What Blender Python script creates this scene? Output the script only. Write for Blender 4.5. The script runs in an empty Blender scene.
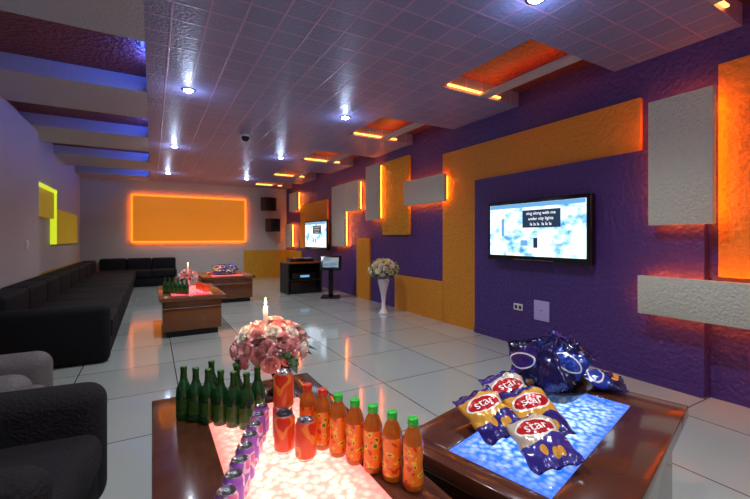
import bpy, bmesh, math, random
from mathutils import Vector, Matrix
random.seed(7)
S=bpy.context.scene
S.view_settings.view_transform='Standard'
S.view_settings.exposure=0.0
COL=S.collection
def srgb(r,g,b):
    def f(c):
        c/=255.0
        return c/12.92 if c<=0.04045 else ((c+0.055)/1.055)**2.4
    return (f(r),f(g),f(b),1)
# ---------------- materials
def mat(name,col,rough=0.5,metal=0.0,emis=None,es=0.0,bump=0.0,bscale=30,coat=0.0,trans=0.0,spec=0.5,ior=1.45,alpha=1,var=0.0,bdist=.02):
    m=bpy.data.materials.new(name); m.use_nodes=True
    nt=m.node_tree; b=nt.nodes['Principled BSDF']
    b.inputs['Base Color'].default_value=col
    b.inputs['Roughness'].default_value=rough
    b.inputs['Metallic'].default_value=metal
    b.inputs['Coat Weight'].default_value=coat
    b.inputs['Coat Roughness'].default_value=0.08
    b.inputs['Transmission Weight'].default_value=trans
    b.inputs['Specular IOR Level'].default_value=spec
    b.inputs['IOR'].default_value=ior
    if emis is not None:
        b.inputs['Emission Color'].default_value=emis
        b.inputs['Emission Strength'].default_value=es
    if bump>0 or var>0:
        tc=nt.nodes.new('ShaderNodeTexCoord')
        n=nt.nodes.new('ShaderNodeTexNoise'); n.inputs['Scale'].default_value=bscale; n.inputs['Detail'].default_value=4
        nt.links.new(tc.outputs['Object'],n.inputs['Vector'])
        if bump>0:
            bp=nt.nodes.new('ShaderNodeBump'); bp.inputs['Strength'].default_value=bump; bp.inputs['Distance'].default_value=bdist
            nt.links.new(n.outputs['Fac'],bp.inputs['Height']); nt.links.new(bp.outputs['Normal'],b.inputs['Normal'])
        if var>0:
            mx=nt.nodes.new('ShaderNodeMix'); mx.data_type='RGBA'
            mx.inputs[6].default_value=col; mx.inputs[7].default_value=(col[0]*(1-var),col[1]*(1-var),col[2]*(1-var),1)
            nt.links.new(n.outputs['Fac'],mx.inputs[0]); nt.links.new(mx.outputs[2],b.inputs['Base Color'])
    return m
def nodes(m): return m.node_tree, m.node_tree.nodes, m.node_tree.links, m.node_tree.nodes['Principled BSDF']

PURPLE=mat('purple_plaster',srgb(80,54,130),0.42,bump=0.7,bscale=26,var=0.35,bdist=.03)
ORANGE=mat('orange_plaster',srgb(222,144,38),0.45,bump=0.7,bscale=26,var=0.25,bdist=.03)
YELLOW=mat('yellow_plaster',srgb(232,172,34),0.45,bump=1.0,bscale=22,var=0.45,bdist=.05)
GREYW=mat('pale_grey_plaster',srgb(188,182,178),0.65,bump=0.3,bscale=30,var=0.12)
WHITEP=mat('cream_panel',srgb(215,212,194),0.5,bump=0.7,bscale=45,var=0.15,bdist=.03)
REDC=mat('brick_red_texture',srgb(132,54,44),0.45,bump=1.0,bscale=22,var=0.45,bdist=.04)
BEAM=mat('beam_white',srgb(176,172,178),0.55,bump=0.3,bscale=40)
WOOD=mat('lacquered_wood',srgb(92,50,34),0.18,coat=0.6,var=0.35,bscale=6)
WOODA=mat('amber_wood',srgb(140,78,36),0.25,coat=0.4,var=0.35,bscale=6)
BLACKF=mat('black_velvet',srgb(20,18,22),0.8,bump=0.3,bscale=60,spec=.25)
DARKF=mat('charcoal_fabric',srgb(32,29,32),0.85,bump=0.5,bscale=80,spec=.25)
GREYL=mat('grey_leather',srgb(100,94,94),0.6,bump=0.3,bscale=60)
BLK=mat('black_plastic',srgb(12,12,14),0.25)
BLKM=mat('black_matte',srgb(20,20,22),0.6)
METAL=mat('chrome',srgb(200,200,205),0.2,metal=1)
WHT=mat('white_plastic',srgb(225,222,225),0.4)
CER=mat('white_ceramic',srgb(235,232,238),0.15,coat=0.5)
LEDO=mat('led_orange',srgb(255,90,10),0.5,emis=(1,0.20,0.012,1),es=28)
LEDC=mat('led_orange_cove',srgb(255,110,20),0.5,emis=(1,0.24,0.03,1),es=13)
LEDB=mat('led_blue',srgb(20,60,255),0.5,emis=(0.04,0.13,1,1),es=170)
BULB=mat('bulb_white',srgb(255,255,255),0.5,emis=(0.85,0.92,1,1),es=90)

# floor tile
FL=mat('glossy_floor_tile',srgb(178,184,184),0.09,coat=0.45)
nt,N,L,B=nodes(FL)
tc=N.new('ShaderNodeTexCoord'); br=N.new('ShaderNodeTexBrick')
br.offset=0.0; br.squash=1.0
br.inputs['Scale'].default_value=1.0; br.inputs['Brick Width'].default_value=0.8; br.inputs['Row Height'].default_value=0.8
br.inputs['Mortar Size'].default_value=0.005; br.inputs['Mortar Smooth'].default_value=0.1
br.inputs['Color1'].default_value=srgb(168,174,168); br.inputs['Color2'].default_value=srgb(158,164,158); br.inputs['Mortar'].default_value=srgb(74,74,76)
mp=N.new('ShaderNodeMapping'); mp.inputs['Location'].default_value=(0.15,0.3,0)
L.new(tc.outputs['Object'],mp.inputs[0]); L.new(mp.outputs[0],br.inputs['Vector']); L.new(br.outputs['Color'],B.inputs['Base Color'])
bp=N.new('ShaderNodeBump'); bp.inputs['Strength'].default_value=0.3; bp.inputs['Distance'].default_value=0.004; bp.invert=True
L.new(br.outputs['Fac'],bp.inputs['Height']); L.new(bp.outputs['Normal'],B.inputs['Normal'])

# embossed ceiling paper
CE=mat('embossed_ceiling_paper',srgb(150,148,178),0.34)
nt,N,L,B=nodes(CE)
tc=N.new('ShaderNodeTexCoord'); br=N.new('ShaderNodeTexBrick'); br.offset=0.0
br.inputs['Scale'].default_value=1.0; br.inputs['Brick Width'].default_value=0.24; br.inputs['Row Height'].default_value=0.24
br.inputs['Mortar Size'].default_value=0.012; br.inputs['Mortar Smooth'].default_value=0.6
br.inputs['Color1'].default_value=srgb(124,128,170); br.inputs['Color2'].default_value=srgb(134,134,176); br.inputs['Mortar'].default_value=srgb(178,142,186)
L.new(tc.outputs['Object'],br.inputs['Vector']); L.new(br.outputs['Color'],B.inputs['Base Color'])
n=N.new('ShaderNodeTexNoise'); n.inputs['Scale'].default_value=35; n.inputs['Detail'].default_value=5
L.new(tc.outputs['Object'],n.inputs['Vector'])
ad=N.new('ShaderNodeMath'); ad.operation='MULTIPLY_ADD'; ad.inputs[1].default_value=0.5
L.new(br.outputs['Fac'],ad.inputs[0]); L.new(n.outputs['Fac'],ad.inputs[2])
bp=N.new('ShaderNodeBump'); bp.inputs['Strength'].default_value=0.6; bp.inputs['Distance'].default_value=0.015
L.new(ad.outputs[0],bp.inputs['Height']); L.new(bp.outputs['Normal'],B.inputs['Normal'])

# lit glass materials
def lit_glass(name,cols,scale,st,edge=None,hx=.4,hy=.4):
    m=mat(name,(0.05,0.05,0.06,1),0.08,coat=0.6)
    nt,N,L,B=nodes(m)
    tc=N.new('ShaderNodeTexCoord'); v=N.new('ShaderNodeTexVoronoi'); v.inputs['Scale'].default_value=scale
    v.feature='F1'; L.new(tc.outputs['Object'],v.inputs['Vector'])
    r=N.new('ShaderNodeValToRGB'); e=r.color_ramp.elements
    e[0].position=0.0; e[0].color=cols[0]; e[1].position=0.75; e[1].color=cols[2]
    k=e.new(0.38); k.color=cols[1]
    L.new(v.outputs['Distance'],r.inputs[0])
    if edge is not None:
        sp=N.new('ShaderNodeSeparateXYZ'); L.new(tc.outputs['Object'],sp.inputs[0])
        def ab(o,h):
            a=N.new('ShaderNodeMath'); a.operation='ABSOLUTE'; L.new(o,a.inputs[0])
            d=N.new('ShaderNodeMath'); d.operation='DIVIDE'; L.new(a.outputs[0],d.inputs[0]); d.inputs[1].default_value=h
            return d.outputs[0]
        mxx=N.new('ShaderNodeMath'); mxx.operation='MAXIMUM'
        L.new(ab(sp.outputs[0],hx),mxx.inputs[0]); L.new(ab(sp.outputs[1],hy),mxx.inputs[1])
        mr=N.new('ShaderNodeMapRange'); mr.inputs[1].default_value=0.55; mr.inputs[2].default_value=1.0
        mr.inputs[3].default_value=0; mr.inputs[4].default_value=0.9
        L.new(mxx.outputs[0],mr.inputs[0])
        mx=N.new('ShaderNodeMix'); mx.data_type='RGBA'; mx.inputs[7].default_value=edge
        L.new(mr.outputs[0],mx.inputs[0]); L.new(r.outputs[0],mx.inputs[6])
        L.new(mx.outputs[2],B.inputs['Emission Color'])
    else: L.new(r.outputs[0],B.inputs['Emission Color'])
    B.inputs['Emission Strength'].default_value=st
    return m
ICE=lit_glass('blue_lit_ice_glass',[(0.95,0.99,1,1),(0.45,0.70,1,1),(0.02,0.17,0.9,1)],42,1.5,(0.01,0.12,1,1),.445,.178)
PINKG=lit_glass('pink_lit_glass',[(1,0.88,0.76,1),(1,0.62,0.48,1),(0.9,0.34,0.26,1)],42,1.9,(1,0.16,0.13,1),.2,.58)
PINKF=lit_glass('pink_lit_glass_far',[(1,0.5,0.45,1),(1,0.2,0.25,1),(0.7,0.06,0.1,1)],30,2.2,(1,0.05,0.1,1),.3,.5)

# ---------------- geometry helpers
def link(o,parent=None):
    COL.objects.link(o)
    if parent is not None: o.parent=parent
    return o
def empty(name,loc=(0,0,0),rz=0):
    e=bpy.data.objects.new(name,None); e.empty_display_size=0.1
    e.location=loc; e.rotation_euler=(0,0,rz); COL.objects.link(e); return e
def box(name,x0,x1,y0,y1,z0,z1,m,parent=None,bevel=0,seg=3,smooth=False,rot=None):
    me=bpy.data.meshes.new(name); bm=bmesh.new()
    bmesh.ops.create_cube(bm,size=1)
    sx,sy,sz=x1-x0,y1-y0,z1-z0
    for v in bm.verts: v.co=Vector((v.co.x*sx,v.co.y*sy,v.co.z*sz))
    if bevel>0:
        bmesh.ops.bevel(bm,geom=bm.edges[:],offset=min(bevel,0.49*min(sx,sy,sz)),segments=seg,profile=0.5,affect='EDGES')
        for f in bm.faces: f.smooth=True
    bm.to_mesh(me); bm.free(); me.materials.append(m)
    o=bpy.data.objects.new(name,me); o.location=((x0+x1)/2,(y0+y1)/2,(z0+z1)/2)
    if rot: o.rotation_euler=rot
    return link(o,parent)
def lathe(name,prof,mats,parent=None,loc=(0,0,0),seg=28,rot=None):
    me=bpy.data.meshes.new(name); bm=bmesh.new(); rings=[]
    for r,z,_ in prof:
        rings.append([bm.verts.new((max(r,1e-5)*math.cos(2*math.pi*i/seg),max(r,1e-5)*math.sin(2*math.pi*i/seg),z)) for i in range(seg)])
    for k in range(len(rings)-1):
        for i in range(seg):
            f=bm.faces.new((rings[k][i],rings[k][(i+1)%seg],rings[k+1][(i+1)%seg],rings[k+1][i]))
            f.smooth=True; f.material_index=prof[k][2]
    bmesh.ops.remove_doubles(bm,verts=bm.verts[:],dist=2e-5)
    bm.to_mesh(me); bm.free()
    for m in mats: me.materials.append(m)
    o=bpy.data.objects.new(name,me); o.location=loc
    if rot: o.rotation_euler=rot
    return link(o,parent)
def clone(src,name,parent=None,loc=(0,0,0),rot=(0,0,0),sc=1):
    o=bpy.data.objects.new(name,src.data); o.location=loc; o.rotation_euler=rot
    o.scale=(sc,sc,sc) if not isinstance(sc,tuple) else sc
    return link(o,parent)
def point(name,loc,e,col,r=0.03,parent=None):
    l=bpy.data.lights.new(name,'POINT'); l.energy=e; l.color=col; l.shadow_soft_size=r
    o=bpy.data.objects.new(name,l); o.location=loc; return link(o,parent)

# ---------------- room
XL,XR,YB,YF=-1.65,3.95,12.8,-1.5
ZC,ZT=2.94,3.14
ZR=ZC+.17
box('floor',XL-.1,XR+.1,YF-.1,YB+.1,-.1,0,FL)
box('wall_right',XR,XR+.1,YF,YB,0,3.3,PURPLE)
box('wall_left',XL-.1,XL,YF,YB,0,3.3,GREYW)
box('wall_back',XL-.1,XR+.1,YB,YB+.1,0,3.3,GREYW)
box('wall_front',XL-.1,XR+.1,YF-.1,YF,0,3.3,GREYW)
box('ceiling',XL-.1,XR+.1,YF-.1,YB+.1,ZR,ZR+.1,REDC)
box('ceiling_slab',-.05,2.7,YF,YB,ZC,ZC+.05,CE)
box('ceiling_slab_core',.12,2.62,YF,YB,ZC+.05,ZR,BEAM)
def beams(name,x0,x1,rec,m):
    y=YF; i=1
    for a,b in rec+[(YB,YB)]:
        if a-y>0.01: box('%s_%d'%(name,i),x0,x1,y,a,ZC,ZR,m); i+=1
        y=b
RL=[(-1.1,.15),(1.35,2.6),(3.75,5.05),(6.15,7.3),(8.5,9.6),(10.9,12.0)]
RR=[(-.3,1.15),(2.1,3.25),(4.45,5.5),(6.8,7.8),(9.1,10.1),(11.3,12.2)]
beams('ceiling_beam_left',XL,-.05,RL,BEAM)
beams('ceiling_beam_right',2.7,XR,RR,CE)
e=empty('led_strip_ceiling_blue')
for i,(a,b) in enumerate(RL):
    m_=(a+b)/2
    box('strip_%d'%i,-.02,.01,m_-.2,m_+.2,ZC+.055,ZC+.08,LEDB,e)
e=empty('led_strip_ceiling_orange')
for i,(a,b) in enumerate(RR):
    box('strip_%d'%i,2.8,3.6,b-.03,b-.004,ZC+.03,ZC+.042,LEDC,e)
    box('slat_%d'%i,3.28,3.42,a,b,ZC+.0,ZC+.03,BEAM,e)
    box('strip_in_%d'%i,3.34,3.37,a+.1,b-.1,ZC+.04,ZC+.055,LEDC,e)
# left wall relief
box('wall_left_relief',XL,XL+.14,YF,7.75,.72,ZC,GREYW)
box('trim_left_yellow',XL,XL+.02,YF,YB,0,.70,YELLOW)
e=empty('lit_wall_niche')
LIME=mat('lime_lit_acrylic',srgb(200,220,40),.4,emis=(.55,.66,.02,1),es=1.0)
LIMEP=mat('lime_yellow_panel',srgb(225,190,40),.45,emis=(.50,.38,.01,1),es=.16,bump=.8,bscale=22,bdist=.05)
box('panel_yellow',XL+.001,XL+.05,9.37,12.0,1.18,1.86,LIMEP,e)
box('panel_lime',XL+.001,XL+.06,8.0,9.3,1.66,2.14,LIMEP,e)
box('lime_edge_top',XL+.001,XL+.09,7.95,9.35,2.14,2.20,LIME,e)
box('lime_edge_side',XL+.001,XL+.09,7.90,7.96,1.62,2.20,LIME,e)
box('lime_edge_end',XL+.001,XL+.09,9.30,9.36,1.18,2.20,LIME,e)
# back wall
box('trim_back_yellow',2.55,XR,YB-.02,YB,0,.9,YELLOW)
e=empty('lit_orange_niche')
x0,x1,z0,z1=-.5,2.6,1.17,2.53
AMB=mat('amber_glow_panel',srgb(225,125,24),.4,emis=(.85,.24,.01,1),es=.52,var=.15,bump=.3)  # amber glow is put into the panel surface as emission
LEDN=mat('led_orange_niche',srgb(255,100,10),0.5,emis=(1,0.24,0.015,1),es=16)
LIP=mat('orange_rim_glow',srgb(255,130,20),0.5,emis=(1,0.30,0.015,1),es=1.3)  # emissive rim added to stand for the orange glow round the panel
box('niche_panel',x0+.04,x1-.04,YB-.09,YB-.06,z0+.04,z1-.04,AMB,e)
for nm,a,b,c,d in (('top',x0,x1,z1-.04,z1),('bottom',x0,x1,z0,z0+.04),('left',x0,x0+.04,z0+.04,z1-.04),('right',x1-.04,x1,z0+.04,z1-.04)):
    box('rim_'+nm,a,b,YB-.10,YB-.06,c,d,LIP,e)
for nm,a,b,c,d in (('top',x0+.05,x1-.05,z1-.06,z1-.04),('bottom',x0+.05,x1-.05,z0+.04,z0+.06),('left',x0+.04,x0+.06,z0+.06,z1-.06),('right',x1-.06,x1-.04,z0+.06,z1-.06)):
    box('led_'+nm,a,b,YB-.055,YB-.035,c,d,LEDN,e)
box('mount',x0+.2,x1-.2,YB-.06,YB-.001,z0+.2,z1-.2,BLKM,e)

# right wall reliefs
def relief(name,y0,y1,z0,z1,t,m,off=0.0): return box(name,XR-off-t,XR-off,y0,y1,z0,z1,m)
relief('wall_right_orange_band',1.85,4.65,2.1,2.6,.04,ORANGE)
relief('wall_right_orange_column',3.92,4.65,0,2.1,.04,ORANGE)
relief('wall_right_purple_panel',1.36,3.92,0,2.10,.08,PURPLE)
relief('wall_right_orange_block',-1.4,1.28,.99,2.68,.05,ORANGE)
relief('wall_right_orange_base',4.65,6.0,0,.62,.05,ORANGE)
relief('wall_right_yellow_relief',5.55,6.45,1.36,2.76,.05,YELLOW)
relief('wall_right_yellow_strip',6.98,7.56,0,1.3,.04,ORANGE)
relief('wall_right_yellow_field',9.2,11.3,1.0,2.3,.04,ORANGE)
relief('wall_right_yellow_low',11.2,12.79,0,.9,.04,YELLOW)
def litpanel(y0,y1,z0,z1,t=.06,off=.10,g=LEDO,extra=None,base=0.0):
    e=empty('backlit_wall_panel')
    X1=XR-base-off
    box('panel',X1-t,X1,y0,y1,z0,z1,WHITEP,e,bevel=.006,seg=2)
    box('mount',X1,XR-base-.001,y0+.12,y1-.12,z0+.12,z1-.12,BLKM,e)
    w=.02;i=.035
    box('led_top',X1+.005,X1+.03,y0+i,y1-i,z1-i-w,z1-i,g,e); box('led_bottom',X1+.005,X1+.03,y0+i,y1-i,z0+i,z0+i+w,g,e)
    box('led_near',X1+.005,X1+.03,y0+i,y0+i+w,z0+i+w,z1-i-w,g,e); box('led_far',X1+.005,X1+.03,y1-i-w,y1-i,z0+i+w,z1-i-w,g,e)
    return e
litpanel(1.26,1.71,1.41,2.48,base=.05)
litpanel(.15,1.78,.64,.97,base=.08)
litpanel(4.5,5.58,1.86,2.28,off=.08)
litpanel(6.44,6.96,1.66,2.76,off=.08)
litpanel(7.3,7.97,1.9,2.55,off=.07); litpanel(8.0,8.72,1.1,2.55,off=.07)
litpanel(11.3,12.1,2.15,2.72,off=.07); litpanel(11.9,12.5,1.0,1.75,off=.07)
# wall plates
e=empty('wall_outlet'); X=XR-.08
box('plate',X-.012,X,3.12,3.25,.42,.50,WHT,e,bevel=.004); box('socket_1',X-.014,X-.011,3.135,3.17,.44,.48,BLKM,e); box('socket_2',X-.014,X-.011,3.195,3.23,.44,.48,BLKM,e)
e=empty('cable_cover_plate'); box('cover',X-.012,X,2.76,2.96,.35,.58,mat('cover_plate_lilac',srgb(185,170,225),.5),e,bevel=.03,seg=4); box('screw',X-.015,X-.011,2.85,2.87,.46,.48,METAL,e)
e=empty('light_switch'); box('plate',XL+.14,XL+.152,7.0,7.12,1.15,1.27,WHT,e,bevel=.003); box('rocker',XL+.151,XL+.16,7.03,7.09,1.18,1.24,WHT,e,bevel=.002)
box('baseboard_right',XR-.095,XR-.08,1.36,3.92,0,.07,PURPLE)

# ---------------- downlights
for y in (-1.0,1.72,4.72,7.75,11.0):
    for x in (.35,2.27):
        e=empty('ceiling_downlight',(x,y,ZC))
        lathe('ring',[(.052,0,0),(.075,0,0),(.078,-.006,0),(.070,-.012,0),(.052,-.010,0),(.052,0,0)],[METAL],e)
        lathe('bulb',[(.05,-.001,0),(.046,-.014,0),(.03,-.024,0),(0,-.028,0)],[BULB],e)
        l=bpy.data.lights.new('beam','SPOT'); l.energy=112; l.color=(.92,.95,1); l.spot_size=math.radians(130); l.spot_blend=.9; l.shadow_soft_size=.05
        o=bpy.data.objects.new('beam',l); o.location=(0,0,-.04); link(o,e)
        point('halo_fill',(0,0,-.14),3.6,(.45,.62,1),.03,e)  # added lamp below the bulb, brightens the ceiling around the fitting

# ceiling camera
e=empty('dome_camera',(1.28,6.3,ZC))
lathe('base',[(0,0,0),(.08,0,0),(.08,-.03,0),(.07,-.04,0),(.0,-.04,0)],[WHT],e)
lathe('dome',[(.06,-.035,0),(.06,-.06,0),(.045,-.095,0),(.02,-.11,0),(0,-.113,0)],[BLK],e)

# ---------------- TVs
def screen_mat(name,seed,st):
    m=mat(name,(0.01,0.01,0.01,1),.15)
    nt,N,L,B=nodes(m)
    tc=N.new('ShaderNodeTexCoord'); mp=N.new('ShaderNodeMapping'); mp.inputs['Location'].default_value=(seed,seed,0); mp.inputs['Scale'].default_value=(1,2.6,4.0)
    L.new(tc.outputs['Object'],mp.inputs[0])
    n=N.new('ShaderNodeTexNoise'); n.inputs['Scale'].default_value=1.7; n.inputs['Detail'].default_value=5; n.inputs['Roughness'].default_value=.6
    L.new(mp.outputs[0],n.inputs['Vector'])
    r=N.new('ShaderNodeValToRGB'); e=r.color_ramp.elements
    e[0].position=.34; e[0].color=(0.05,0.22,0.5,1); e[1].position=.52; e[1].color=(0.82,0.95,1,1)
    k=e.new(.43); k.color=(0.3,0.62,0.95,1)
    L.new(n.outputs['Fac'],r.inputs[0]); L.new(r.outputs[0],B.inputs['Emission Color']); B.inputs['Emission Strength'].default_value=st
    return m
TXT=mat('subtitle_dark',srgb(15,25,50),.5,emis=(0.02,0.05,0.10,1),es=.8)
TXM=mat('picture_midblue',srgb(60,110,170),.5,emis=(0.16,0.42,0.75,1),es=1)
TXW=mat('subtitle_white',srgb(240,240,255),.5,emis=(1,1,1,1),es=1.2)
def text_mesh(name,s,size,m,parent,loc,rot,warp=None,align='CENTER'):
    cu=bpy.data.curves.new(name,'FONT'); cu.body=s; cu.size=size; cu.align_x=align; cu.align_y='CENTER'; cu.extrude=0.0; cu.resolution_u=3
    t=bpy.data.objects.new(name,cu); COL.objects.link(t)
    dg=bpy.context.evaluated_depsgraph_get(); me=bpy.data.meshes.new_from_object(t.evaluated_get(dg))
    bpy.data.objects.remove(t)
    if warp:
        for v in me.vertices: v.co=warp(v.co)
    me.materials.clear(); me.materials.append(m)
    o=bpy.data.objects.new(name,me); o.location=loc
    o.rotation_euler=rot; return link(o,parent)
def tv(loc,rz,w,h,seed,st=1.6,words=True):
    e=empty('wall_television',loc,rz)
    box('housing',-.03,.05,-w/2,w/2,-h/2,h/2,BLK,e,bevel=.012)
    b=.045
    box('screen',-.034,-.0295,-w/2+b,w/2-b,-h/2+b+.015,h/2-b,screen_mat('tv_picture_%d'%seed,seed,st),e)
    box('bracket',.05,.10,-.2,.2,-.15,.15,BLKM,e)
    box('speaker_bar',-.036,-.029,-w*.2,w*.2,-h/2+.012,-h/2+.022,METAL,e)
    if words:
        R=(math.pi/2,0,-math.pi/2)
        box('sky_band',-.0355,-.0342,-w*.463,w*.463,h*.37,h*.435,TXM,e)
        box('lyrics_backing',-.036,-.0345,-w*.26,w*.10,h*.04,h*.32,TXT,e)
        for i,s in enumerate(('sing along with me','under city lights','la la la  la la la')):
            text_mesh('lyrics_%d'%i,s,.050,TXW,e,(-.0375,-w*.08,h*(.265-.085*i)),R)
        for i,(ya,yb,za,zb) in enumerate(((.05,.12,-.25,-.16),(-.05,-.01,-.28,-.12),(.30,.33,-.1,.2))):
            box('picture_block_%d'%i,-.036,-.0345,w*ya,w*yb,h*za,h*zb,TXT if i==1 else TXM,e)
    return e
tv((XR-.16,2.90,1.39),0,1.35,.72,3,1.5)
tv((XR-.20,9.55,1.38),math.radians(3),1.4,.76,9,1.5,True)

# ---------------- tables
def lit_table(name,loc,rz,x0,x1,y0,y1,h,gx0,gx1,gy0,gy1,glass,wood,light=None):
    e=empty(name,loc,rz); t=.055
    box('top_left',x0,gx0,y0,y1,h-t,h,wood,e,bevel=.004,seg=2); box('top_right',gx1,x1,y0,y1,h-t,h,wood,e,bevel=.004,seg=2)
    box('top_near',gx0,gx1,y0,gy0,h-t,h,wood,e,bevel=.004,seg=2); box('top_far',gx0,gx1,gy1,y1,h-t,h,wood,e,bevel=.004,seg=2)
    box('glass_panel',gx0,gx1,gy0,gy1,h-.02,h-.003,glass,e)
    box('body',x0+.05,x1-.05,y0+.05,y1-.05,.08,h-t,wood,e,bevel=.005,seg=2)
    box('plinth',x0+.09,x1-.09,y0+.09,y1-.09,0,.08,BLKM,e)
    box('trim_strip',x0+.045,x1-.045,y0+.045,y1-.045,h-t-.10,h-t-.092,METAL,e)
    return e
H=.55
T1=lit_table('lit_coffee_table',(0,0,0),0,0.0,.75,.45,2.05,H,.2,.6,.6,1.76,PINKG,WOOD)
T2=lit_table('lit_coffee_table',(1.384,.985,0),math.radians(14),-.53,.625,-.36,.36,H,-.445,.445,-.178,.178,ICE,WOOD)
TA=lit_table('lit_coffee_table',(.48,6.35,0),0,-.4,.4,-.75,.75,.53,-.25,.25,-.6,.6,PINKF,WOODA)
TB=lit_table('lit_coffee_table',(1.35,8.8,0),0,-.5,.5,-.7,.7,.53,-.3,.3,-.55,.55,PINKF,WOODA)

# ---------------- bottles & cans
GG=mat('green_bottle_glass',(0.01,0.13,0.03,1),.06,coat=.5,trans=.6)
GLAB=mat('beer_label',srgb(60,120,44),.4,var=.8,bscale=90)
GCAP=mat('green_foil',srgb(50,100,44),.3,metal=.6)
beerp=[(0,0,0),(.026,0,0),(.029,.004,0),(.0295,.03,1),(.0295,.085,0),(.0295,.115,0),(.027,.13,0),(.018,.15,0),(.0135,.165,2),(.012,.195,2),(.0125,.2,2),(.0135,.203,2),(.0135,.212,2),(.011,.215,2),(0,.215,2)]
beer_src=None
def beer_at(x,y,z):
    global beer_src
    e=empty('beer_bottle',(x,y,z+.0005))
    if beer_src is None: beer_src=lathe('bottle',beerp,[GG,GLAB,GCAP],e)
    else: clone(beer_src,'bottle',e,rot=(0,0,random.random()*6))
n=6
for i in range(n):
    t=i/(n-1); beer_at(.115+t*.21,1.79-t*.215,H)
beer_at(.31,1.70,H); beer_at(.225,1.81,H); beer_at(.38,1.63,H)

TEAO=mat('orange_tea_label',srgb(240,110,20),.35,coat=.3)
nt,N,L,B=nodes(TEAO)
tc=N.new('ShaderNodeTexCoord'); n1=N.new('ShaderNodeTexNoise'); n1.inputs['Scale'].default_value=38; n1.inputs['Detail'].default_value=1
L.new(tc.outputs['Object'],n1.inputs['Vector'])
r=N.new('ShaderNodeValToRGB'); e_=r.color_ramp.elements; r.color_ramp.interpolation='CONSTANT'
e_[0].position=0; e_[0].color=srgb(215,60,20); e_[1].position=.40; e_[1].color=srgb(250,130,28)
k_=e_.new(.60); k_.color=srgb(255,205,60); k_=e_.new(.67); k_.color=srgb(80,130,30)
L.new(n1.outputs['Fac'],r.inputs[0]); L.new(r.outputs[0],B.inputs['Base Color'])
TEAL=mat('amber_tea',srgb(225,120,30),.08,coat=.5,trans=.35)
CAPG=mat('cap_green',srgb(40,200,60),.35)
CAPR=mat('cap_red',srgb(215,60,25),.35)
teap=[(0,0,0),(.026,0,0),(.030,.005,0),(.031,.02,1),(.0305,.05,1),(.0285,.075,1),(.0305,.10,1),(.031,.135,0),(.029,.15,0),(.022,.17,0),(.0145,.182,0),(.0145,.187,2),(.0165,.188,2),(.0165,.206,2),(.015,.209,2),(0,.209,2)]
def tea(x,y,cap):
    e=empty('tea_bottle',(x,y,H))
    lathe('bottle',teap,[TEAL,TEAO,cap],e,rot=(0,0,random.random()*6))
for i in range(7):
    t=i/6; tea(.50+t*.18,1.36-t*.415,CAPG if i>=2 else CAPR)

def can_mat(name,c1,c2,c3,scale=26):
    m=mat(name,c1,.28,coat=.4); nt,N,L,B=nodes(m)
    tc=N.new('ShaderNodeTexCoord'); w=N.new('ShaderNodeTexNoise'); w.inputs['Scale'].default_value=scale; w.inputs['Detail'].default_value=.5
    L.new(tc.outputs['Object'],w.inputs['Vector']); r=N.new('ShaderNodeValToRGB'); r.color_ramp.interpolation='CONSTANT'
    e=r.color_ramp.elements; e[0].position=0; e[0].color=c1; e[1].position=.5; e[1].color=c2; k=e.new(.6); k.color=c3
    L.new(w.outputs['Fac'],r.inputs[0]); L.new(r.outputs[0],B.inputs['Base Color']); return m
CANP=can_mat('purple_can_print',srgb(175,105,220),srgb(245,225,250),srgb(245,125,185))
CANR=can_mat('orange_red_can_print',srgb(238,84,36),srgb(250,140,60),srgb(220,50,24),18)
canp=[(0,.004,1),(.022,.004,1),(.025,0,1),(.0325,.012,0),(.033,.015,0),(.033,.105,0),(.0265,.117,1),(.0275,.12,1),(.0245,.12,1),(.024,.116,1),(0,.116,1)]
def can(name,x,y,z,m,s=1):
    e=empty(name,(x,y,z)); lathe('can_body',[(a*s,b*s,c) for a,b,c in canp],[m,METAL],e,rot=(0,0,random.random()*6))
    lathe('pull_tab',[(.004,0,0),(.009,0,0),(.009,.0015,0),(.004,.0015,0)],[METAL],e,loc=(0,.006,.1165*s),seg=12)
for i in range(8):
    t=i/7; can('soda_can',.365-t*.20,1.50-t*.46,H,CANP,.88)
for (x,y,z) in ((.425,1.425,0),(.405,1.335,0),(.415,1.38,.1321),(.455,1.255,0)):
    can('energy_drink_can',x,y,H+z,CANR,1.1)

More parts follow.
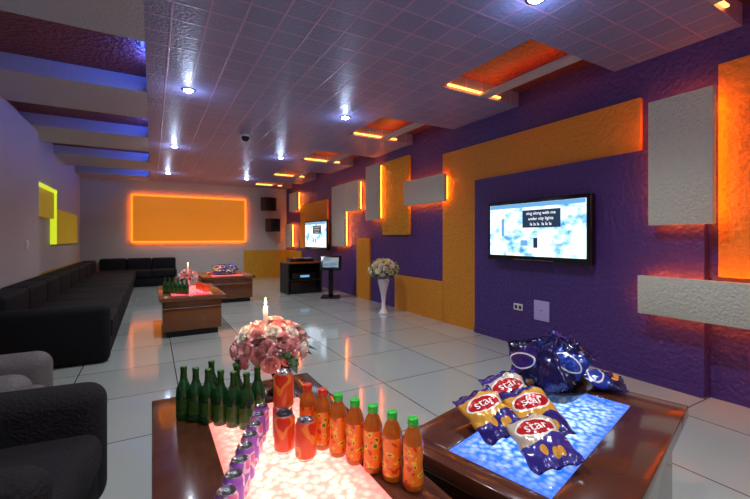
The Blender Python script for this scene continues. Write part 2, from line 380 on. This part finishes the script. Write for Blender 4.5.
# ---------------- roses
ROSEP=mat('rose_pink',srgb(255,196,190),.6,bump=.1)
ROSEW=mat('rose_cream',srgb(255,244,230),.6,bump=.1)
ROSEY=mat('rose_ivory_yellow',srgb(240,235,180),.6,bump=.1)
LEAF=mat('leaf_green',srgb(48,86,40),.5,var=.4)
BREATH=mat('white_blossom',srgb(240,240,240),.6)
YCEN=mat('yellow_blossom',srgb(225,215,110),.6)
def rose_mesh(name,m,r=.036):
    me=bpy.data.meshes.new(name); bm=bmesh.new()
    rings=[(3,.26,.60,0.0),(4,.44,.66,.02),(5,.64,.62,.08),(6,.84,.54,.18),(6,1.0,.42,.34)]
    for ri,(n,rr,hh,op) in enumerate(rings):
        for p in range(n):
            a0=2*math.pi*p/n+ri*.7; w=2*math.pi/n*1.45
            g=[]
            for t in range(5):
                row=[]
                for s in range(6):
                    u=s/5*2-1; tt=t/4
                    ang=a0+u*w/2*(.35+.65*math.sin(min(1,tt*1.1+.1)*math.pi/2))
                    rad=rr*(math.sin(tt*math.pi/2)**.7*.85+.1)+op*.5*tt**3
                    z=hh*1.4*tt*(1-.22*abs(u)**3)-op*.35*tt**4
                    row.append(bm.verts.new((r*rad*math.cos(ang),r*rad*math.sin(ang),r*z)))
                g.append(row)
            for t in range(4):
                for s in range(5):
                    f=bm.faces.new((g[t][s],g[t][s+1],g[t+1][s+1],g[t+1][s])); f.smooth=True
    bm.to_mesh(me); bm.free(); me.materials.append(m); return me
RP=rose_mesh('rose_petals_pink',ROSEP); RW=rose_mesh('rose_petals_cream',ROSEW); RY=rose_mesh('rose_petals_ivory',ROSEY)
def leaf_mesh(name,l,w,m):
    me=bpy.data.meshes.new(name); bm=bmesh.new(); rows=[]
    for i in range(7):
        t=i/6; ww=w*math.sin(math.pi*min(1,t*.95+.03))**.8; z=-.25*l*t*t
        rows.append([bm.verts.new((-ww/2,l*t,z+.1*ww)),bm.verts.new((0,l*t,z)),bm.verts.new((ww/2,l*t,z+.1*ww))])
    for i in range(6):
        for j in range(2):
            f=bm.faces.new((rows[i][j],rows[i][j+1],rows[i+1][j+1],rows[i+1][j])); f.smooth=True
    bm.to_mesh(me); bm.free(); me.materials.append(m); return me
LM=leaf_mesh('leaf_blade',.07,.035,LEAF)
def blossoms(name,pts,r,m,parent):
    me=bpy.data.meshes.new(name); bm=bmesh.new()
    for p in pts:
        bmesh.ops.create_icosphere(bm,subdivisions=1,radius=r*random.uniform(.7,1.2),matrix=Matrix.Translation(p))
    bm.to_mesh(me); bm.free(); me.materials.append(m)
    return link(bpy.data.objects.new(name,me),parent)
def orient(d,roll=0):
    q=Vector(d).to_track_quat('Z','Y'); return (q.to_matrix()@Matrix.Rotation(roll,3,'Z')).to_euler()
def bouquet(e,center,rad,hz,n,meshes,sc=1,leaves=30,breath=120,bm_=BREATH):
    c=Vector(center); k=0
    ga=math.pi*(3-math.sqrt(5))
    for i in range(n):
        zz=1-(i+.5)/n*1.35; rr=math.sqrt(max(0,1-zz*zz)); a=ga*i+.3
        d=Vector((rr*math.cos(a),rr*math.sin(a),zz))
        p=c+Vector((d.x*rad,d.y*rad,d.z*hz))*random.uniform(.86,1.02)
        o=bpy.data.objects.new('rose_%d'%i,random.choice(meshes)); o.location=p; o.rotation_euler=orient(d,random.random()*6)
        s=sc*random.uniform(.85,1.12); o.scale=(s,s,s); link(o,e)
    for i in range(leaves):
        a=random.random()*6.28; zz=random.uniform(-.5,.7); rr=math.sqrt(1-zz*zz)
        d=Vector((rr*math.cos(a),rr*math.sin(a),zz))
        o=bpy.data.objects.new('leaf_%d'%i,LM); o.location=c+Vector((d.x*rad*.8,d.y*rad*.8,d.z*hz*.8))
        q=d.to_track_quat('Y','Z'); o.rotation_euler=q.to_euler(); s=sc*random.uniform(.8,1.3); o.scale=(s,s,s); link(o,e)
    pts=[]
    for i in range(breath):
        a=random.random()*6.28; zz=random.uniform(-.6,1); rr=math.sqrt(1-zz*zz)
        q=random.uniform(.95,1.25); pts.append(c+Vector((rr*math.cos(a)*rad*q,rr*math.sin(a)*rad*q,zz*hz*q)))
    blossoms('small_blossoms',pts,.0055*sc,bm_,e)
WAX=mat('candle_wax',srgb(245,235,220),.5,emis=(1,.6,.3,1),es=.25)
FLAME=mat('candle_flame',(1,.6,.2,1),.5,emis=(1,.62,.22,1),es=18)
def candle(e,loc,h,r=.011,pw=1.2):
    lathe('candle_stick',[(0,0,0),(r,0,0),(r,h,0),(r*.7,h+.002,0),(0,h-.001,0)],[WAX],e,loc=loc,seg=16)
    lathe('candle_wick',[(0,0,0),(.0012,0,0),(.0012,.008,0),(0,.008,0)],[BLKM],e,loc=(loc[0],loc[1],loc[2]+h),seg=6)
    lathe('candle_flame_body',[(0,0,0),(.004,.004,0),(.006,.011,0),(.0045,.022,0),(.002,.032,0),(0,.038,0)],[FLAME],e,loc=(loc[0],loc[1],loc[2]+h+.005),seg=12)
    point('flame_light',(loc[0],loc[1],loc[2]+h+.03),pw,(1,.55,.22),.012,e)
VASEB=mat('dark_glass_vase',srgb(24,14,34),.08,coat=.6)
e=empty('rose_centerpiece',(.54,1.86,H))
lathe('vase',[(0,0,0),(.055,0,0),(.06,.006,0),(.035,.02,0),(.025,.05,0),(.04,.09,0),(.06,.13,0),(.065,.15,0),(.06,.15,0),(.03,.09,0),(0,.08,0)],[VASEB],e)
bouquet(e,(-.055,-.045,.235),.15,.11,44,[RP,RW,RP],1.08,30,190)
candle(e,(-.08,-.045,.31),.12,pw=3)
# floor vase
e=empty('floor_vase_bouquet',(3.45,5.66,0))
lathe('vase',[(0,0,0),(.085,0,0),(.09,.012,0),(.06,.04,0),(.035,.1,0),(.032,.2,0),(.045,.32,0),(.075,.46,0),(.10,.55,0),(.105,.58,0),(.095,.58,0),(.06,.45,0),(0,.42,0)],[CER],e)
bouquet(e,(0,0,.74),.235,.18,36,[RY,RW],1.15,90,460,YCEN)
# far table flowers
e=empty('rose_centerpiece',(.50,6.85,.53))
lathe('vase',[(0,0,0),(.05,0,0),(.03,.02,0),(.03,.05,0),(.05,.1,0),(.04,.1,0),(0,.06,0)],[CER],e)
bouquet(e,(0,0,.16),.12,.08,16,[RW,RP],1.0,20,60)
candle(e,(0,0,.2),.14,pw=2.0)
for i in range(6): beer_at(.16+i*.05,6.12-i*.06,.53)
for i in range(5): can('soda_can',.60+.02*i,6.3-i*.09,.53,CANR,1)

# ---------------- snack bags
def bag_mat(name,base,band,oval,lim=.40):
    m=mat(name,base,.25,coat=.5,metal=.15); nt,N,L,B=nodes(m)
    tc=N.new('ShaderNodeTexCoord'); sp=N.new('ShaderNodeSeparateXYZ'); L.new(tc.outputs['UV'],sp.inputs[0])
    def M(op,a,b=None,c=None):
        x=N.new('ShaderNodeMath'); x.operation=op
        for i,v in enumerate((a,b,c)):
            if v is None: continue
            if isinstance(v,(int,float)): x.inputs[i].default_value=v
            else: L.new(v,x.inputs[i])
        return x.outputs[0]
    U,V=sp.outputs[0],sp.outputs[1]
    def mixc(f,a,b):
        x=N.new('ShaderNodeMix'); x.data_type='RGBA'; L.new(f,x.inputs[0])
        for i,v in ((6,a),(7,b)):
            if isinstance(v,tuple): x.inputs[i].default_value=v
            else: L.new(v,x.inputs[i])
        return x.outputs[2]
    wav=M('ADD',V,M('MULTIPLY',M('SINE',M('MULTIPLY',U,6.0)),.06))
    c=mixc(M('LESS_THAN',wav,lim),base,band)
    c=mixc(M('GREATER_THAN',wav,.84),c,band)
    n=N.new('ShaderNodeTexVoronoi'); n.inputs['Scale'].default_value=5; L.new(tc.outputs['UV'],n.inputs['Vector'])
    chip=M('MULTIPLY',M('LESS_THAN',n.outputs['Distance'],.34),M('LESS_THAN',V,.34))
    c=mixc(chip,c,srgb(235,165,60))
    def ell(rx,ry):
        a=M('POWER',M('DIVIDE',M('ABSOLUTE',M('SUBTRACT',U,.5)),rx),2.0)
        b=M('POWER',M('DIVIDE',M('ABSOLUTE',M('SUBTRACT',V,.6)),ry),2.0)
        return M('LESS_THAN',M('ADD',a,b),1.0)
    c=mixc(ell(.44,.17),c,srgb(250,245,235)); c=mixc(ell(.40,.14),c,oval)
    L.new(c,B.inputs['Base Color']); return m
BAGY=bag_mat('snack_foil_yellow',srgb(228,168,60),srgb(50,36,120),srgb(190,20,25),.32)
BAGP=bag_mat('snack_foil_purple',srgb(60,34,120),srgb(24,20,60),srgb(64,38,122))
BAGB=bag_mat('snack_foil_blue',srgb(30,60,160),srgb(12,20,80),srgb(34,70,175))
BAGV=bag_mat('snack_foil_violet',srgb(90,70,165),srgb(40,36,110),srgb(190,25,25))
BAGW=bag_mat('snack_foil_white',srgb(205,190,165),srgb(60,50,140),srgb(190,25,25))
BAGK=mat('snack_foil_indigo',srgb(44,34,104),.22,metal=.3,coat=.5,var=.6,bscale=14)
FOIL=mat('snack_foil_back',srgb(60,40,90),.3,metal=.5)
LET=mat('snack_lettering',srgb(255,250,240),.4)
def thick(u,v,t):
    a=max(0,1-abs(u)**2.2); vv=min(1,abs(v)/.9); b=max(0,1-vv**2.6)
    return t*(a**.55)*(b**.6)
def snack(loc,face,beta,roll,m,w=.19,h=.26,t=.035,word='chips',nm='snack_bag',parent=None,lift=0):
    e=empty(nm,(0,0,0))
    if parent is not None: e.parent=parent
    f=Vector((math.sin(face),math.cos(face),0)); z=Vector((0,0,1))
    up=(z*math.cos(beta)-f*math.sin(beta)); nn=(f*math.cos(beta)+z*math.sin(beta)); xx=up.cross(nn)
    R=Matrix((xx,up,nn)).transposed()@Matrix.Rotation(roll,3,'Z')
    e.rotation_euler=R.to_euler()
    ext=h/2*abs(math.cos(roll))+w/2*abs(math.sin(roll))*.9
    e.location=Vector(loc)+up*ext+nn*t*.6+z*(.002+lift)
    nx,ny=22,28; me=bpy.data.meshes.new('pouch'); bm=bmesh.new(); uvl=bm.loops.layers.uv.new('UVMap'); ph=random.random()*6
    def wrin(u,v): return .006*math.sin(u*9+ph)*abs(v)**2+.005*math.sin(v*11+u*5+ph)*(abs(u)**2)+.002*math.sin(u*6+v*8+ph)+.0012*math.sin(u*17-v*13+ph)
    def pos(u,v,s):
        return Vector((u*w/2*(1-.06*(1-abs(v))**2),v*h/2,s*thick(u,v,t)+wrin(u,v)))
    gr={}
    for s in (1,-1):
        for i in range(nx+1):
            for j in range(ny+1):
                u=i/nx*2-1; v=j/ny*2-1
                if s==-1 and (i in (0,nx) or j in (0,ny)): gr[s,i,j]=gr[1,i,j]; continue
                gr[s,i,j]=bm.verts.new(pos(u,v,s))
        for i in range(nx):
            for j in range(ny):
                idx=[(i,j),(i+1,j),(i+1,j+1),(i,j+1)]
                if s==-1: idx=idx[::-1]
                fc=bm.faces.new([gr[s,a,b] for a,b in idx]); fc.smooth=True; fc.material_index=0 if s==1 else 1
                for lp,(a,b) in zip(fc.loops,idx): lp[uvl].uv=(a/nx,b/ny)
    # rest exactly on the support: lowest vertex at loc.z + lift
    Re=e.rotation_euler.to_matrix()
    low=min((Re@v.co).z for v in bm.verts)
    e.location.z=loc[2]+lift-low+.001
    bm.to_mesh(me); bm.free(); me.materials.append(m); me.materials.append(FOIL)
    link(bpy.data.objects.new('pouch',me),e)
    if word:
        def warp(co):
            x,y=co.x,co.y+h*.1; u=x/(w/2); v=y/(h/2)
            return Vector((x,y,thick(u,v,t)+wrin(u,v)+.002))
        text_mesh('lettering',word,.055,LET,e,(0,0,0),(0,0,0),warp)
    return e
cam_dir=lambda x,y: math.atan2(-x,-y)
for (x,y,df,be,ro,m,wd,li) in (
    (1.05,.80,.10,1.25,.60,BAGW,'star',0),
    (1.17,.88,-.10,1.15,.45,BAGY,'star',.02),
    (1.02,1.00,.20,1.20,.80,BAGY,'star',.015),
    (1.20,1.03,.05,1.1,.60,BAGW,'star',.03),
    ):
    snack((x,y,H),cam_dir(x,y)+df,be,ro,m,word=wd,lift=li,w=.175,h=.245)
bk=empty('snack_basket',(1.66,1.17,H))
lathe('bowl',[(0,.004,0),(.10,.0,0),(.11,.01,0),(.15,.05,0),(.17,.07,0),(.165,.072,0),(.14,.05,0),(.10,.018,0),(0,.016,0)],[BLK],bk,seg=36)
for i,(dx,dy,df,be,ro,m) in enumerate(((-.12,-.05,.7,.25,.6,BAGK),(-.04,-.09,.1,.5,-.5,BAGB),(.07,-.06,-.4,.45,-.8,BAGK),(-.05,.03,.2,.05,.35,BAGB),(.05,.02,-.2,.05,-.35,BAGK),(.12,.02,-.7,.35,-.6,BAGW),(-.12,.05,.4,.05,.2,BAGP))):
    snack((dx,dy,.03),cam_dir(1.66,1.17)+df,be,ro,m,word='',w=.15,h=.22,parent=bk,nm='bag_%d'%i)
snack((1.88,1.02,H),cam_dir(1.86,1.06)-.5,1.35,1.25,BAGB,word='',w=.15,h=.22)
sp=empty('snack_platter',(1.35,8.75,.53))
lathe('tray',[(0,0,0),(.3,0,0),(.34,.02,0),(.33,.022,0),(.29,.008,0),(0,.006,0)],[BLK],sp)
for i,(x,y,ro,m) in enumerate(((-.15,-.05,.3,BAGY),(.1,-.12,-.3,BAGP),(-.05,.12,.1,BAGV),(.16,.1,.6,BAGB))):
    snack((x,y,.01),cam_dir(x+1.3,y+8.7),.9,ro,m,word='',parent=sp,nm='bag_%d'%i)

# ---------------- seating
def armchair(name,loc,rz,w,d,arm_h,back_h,m):
    e=empty(name,loc,rz)
    box('base',-d/2+.02,d/2-.02,-w/2+.02,w/2-.02,.07,.3,m,e,bevel=.05,seg=5)
    box('seat_cushion',-d/2+.2,d/2+.01,-w/2+.17,w/2-.17,.26,.45,m,e,bevel=.07,seg=6)
    box('arm_near',-d/2,d/2,-w/2,-w/2+.19,.07,arm_h,m,e,bevel=.085,seg=7)
    box('arm_far',-d/2,d/2,w/2-.19,w/2,.07,arm_h,m,e,bevel=.085,seg=7)
    box('back',-d/2-.02,-d/2+.22,-w/2,w/2,.07,back_h,m,e,bevel=.09,seg=7)
    for i,(a,b) in enumerate(((-1,-1),(-1,1),(1,-1),(1,1))):
        lathe('foot_%d'%i,[(0,0,0),(.02,0,0),(.028,.07,0),(0,.08,0)],[WOOD],e,loc=(a*(d/2-.08),b*(w/2-.08),0),seg=12)
    return e
armchair('lounge_armchair',(-.68,1.88,0),math.radians(-6),.92,.92,.63,.80,DARKF)
armchair('lounge_armchair',(-.98,2.82,0),0,.66,.9,.61,.72,GREYL)
# L sofa
e=empty('corner_sofa')
def seat_run(n,x0,x1,y0,y1,axis):
    for i in range(n):
        if axis=='y':
            a=y0+(y1-y0)*i/n; b=y0+(y1-y0)*(i+1)/n
            box('seat_l%d'%i,x0+.18,x1,a+.002,b-.002,.25,.44,BLACKF,e,bevel=.03,seg=4)
            box('back_l%d'%i,x0,x0+.28,a+.002,b-.002,.30,.74,BLACKF,e,bevel=.05,seg=5)
        else:
            a=x0+(x1-x0)*i/n; b=x0+(x1-x0)*(i+1)/n
            box('seat_b%d'%i,a+.002,b-.002,y0,y1-.18,.25,.44,BLACKF,e,bevel=.03,seg=4)
            box('back_b%d'%i,a+.002,b-.002,y1-.28,y1,.30,.74,BLACKF,e,bevel=.05,seg=5)
sx=XL+.16
box('base_left',sx+.02,-.40,4.98,YB-.04,.0,.27,BLACKF,e,bevel=.02)
box('base_back',-.42,.55,YB-.9,YB-.04,.0,.27,BLACKF,e,bevel=.02)
seat_run(8,sx,-.36,4.95,YB-.9,'y')
seat_run(3,sx+.28,.6,YB-.92,YB-.03,'x')
box('arm_end',sx,-.38,4.86,5.06,.0,.60,BLACKF,e,bevel=.07,seg=5)

# ---------------- back equipment
def speaker(loc,rz,w=.34,h=.5,d=.3):
    e=empty('wall_loudspeaker',loc,rz)
    box('cabinet',-w/2,w/2,-d/2,d/2,-h/2,h/2,BLKM,e,bevel=.01)
    for nm,z,r in (('woofer',-h*.15,w*.38),('tweeter',h*.32,w*.16)):
        lathe(nm,[(r,0,0),(r*.95,.012,0),(r*.8,.004,0),(r*.3,-.02+.022,0),(r*.25,.012,0),(0,.016,0)],[BLK],e,loc=(0,-d/2-.001,z),rot=(math.pi/2,0,0))
    box('bracket',-.03,.03,d/2,d/2+.06,-.05,.05,METAL,e)
speaker((3.28,YB-.25,2.40),math.radians(20),.40,.42); speaker((3.42,YB-.25,1.72),math.radians(20),.38,.42)
e=empty('audio_console_desk',(3.1,8.9,0))
box('desk_top',-.42,.42,-.3,.3,.70,.74,WOODA,e,bevel=.005); box('side_left',-.42,-.38,-.3,.3,0,.70,BLKM,e); box('side_right',.38,.42,-.3,.3,0,.70,BLKM,e)
box('shelf',-.38,.38,-.28,.3,.3,.33,BLKM,e); box('back_panel',-.38,.38,.27,.3,0,.70,BLKM,e)
box('mixer',-.3,.25,-.22,.15,.74,.82,BLK,e,bevel=.01); box('amplifier',-.3,.3,-.25,.2,.33,.48,BLK,e,bevel=.01); box('subwoofer',-.34,.34,-.26,.2,.0,.29,BLK,e,bevel=.01)
for i in range(5): lathe('knob_%d'%i,[(.018,0,0),(.015,.02,0),(0,.02,0)],[METAL],e,loc=(-.22+i*.1,-.1,.82),seg=12)
box('amp_display',-.1,.12,-.256,-.249,.38,.43,mat('amp_lcd',srgb(120,200,255),.3,emis=(.2,.6,1,1),es=.5),e)
e=empty('touchscreen_kiosk',(3.38,7.75,0),math.radians(-30))
box('foot',-.2,.2,-.18,.18,0,.04,BLK,e,bevel=.01); box('column',-.05,.05,-.04,.04,.04,.66,BLK,e,bevel=.01)
box('head',-.23,.23,-.03,.03,.58,.92,BLK,e,bevel=.012,rot=(math.radians(-32),0,0))
sc=box('touch_screen',-.17,.17,-.004,.004,.62,.86,screen_mat('kiosk_picture',5,.35),e,rot=(math.radians(-32),0,0))
sc.location=Vector((0,0,.75))+Vector((0,-math.cos(math.radians(32))*.031,math.sin(math.radians(32))*.031))

# ---------------- world
w=bpy.data.worlds.new('World'); S.world=w; w.use_nodes=True
w.node_tree.nodes['Background'].inputs[0].default_value=(0.05,0.05,0.12,1); w.node_tree.nodes['Background'].inputs[1].default_value=.3

cam=bpy.data.cameras.new('Camera'); co=bpy.data.objects.new('Camera',cam); COL.objects.link(co)
cam.sensor_width=36; cam.lens=385/750*36; cam.shift_y=-11.5/750; cam.clip_start=.02
co.location=(0,0,1.3); co.rotation_euler=(math.radians(90),0,math.radians(-30.1)); S.camera=co
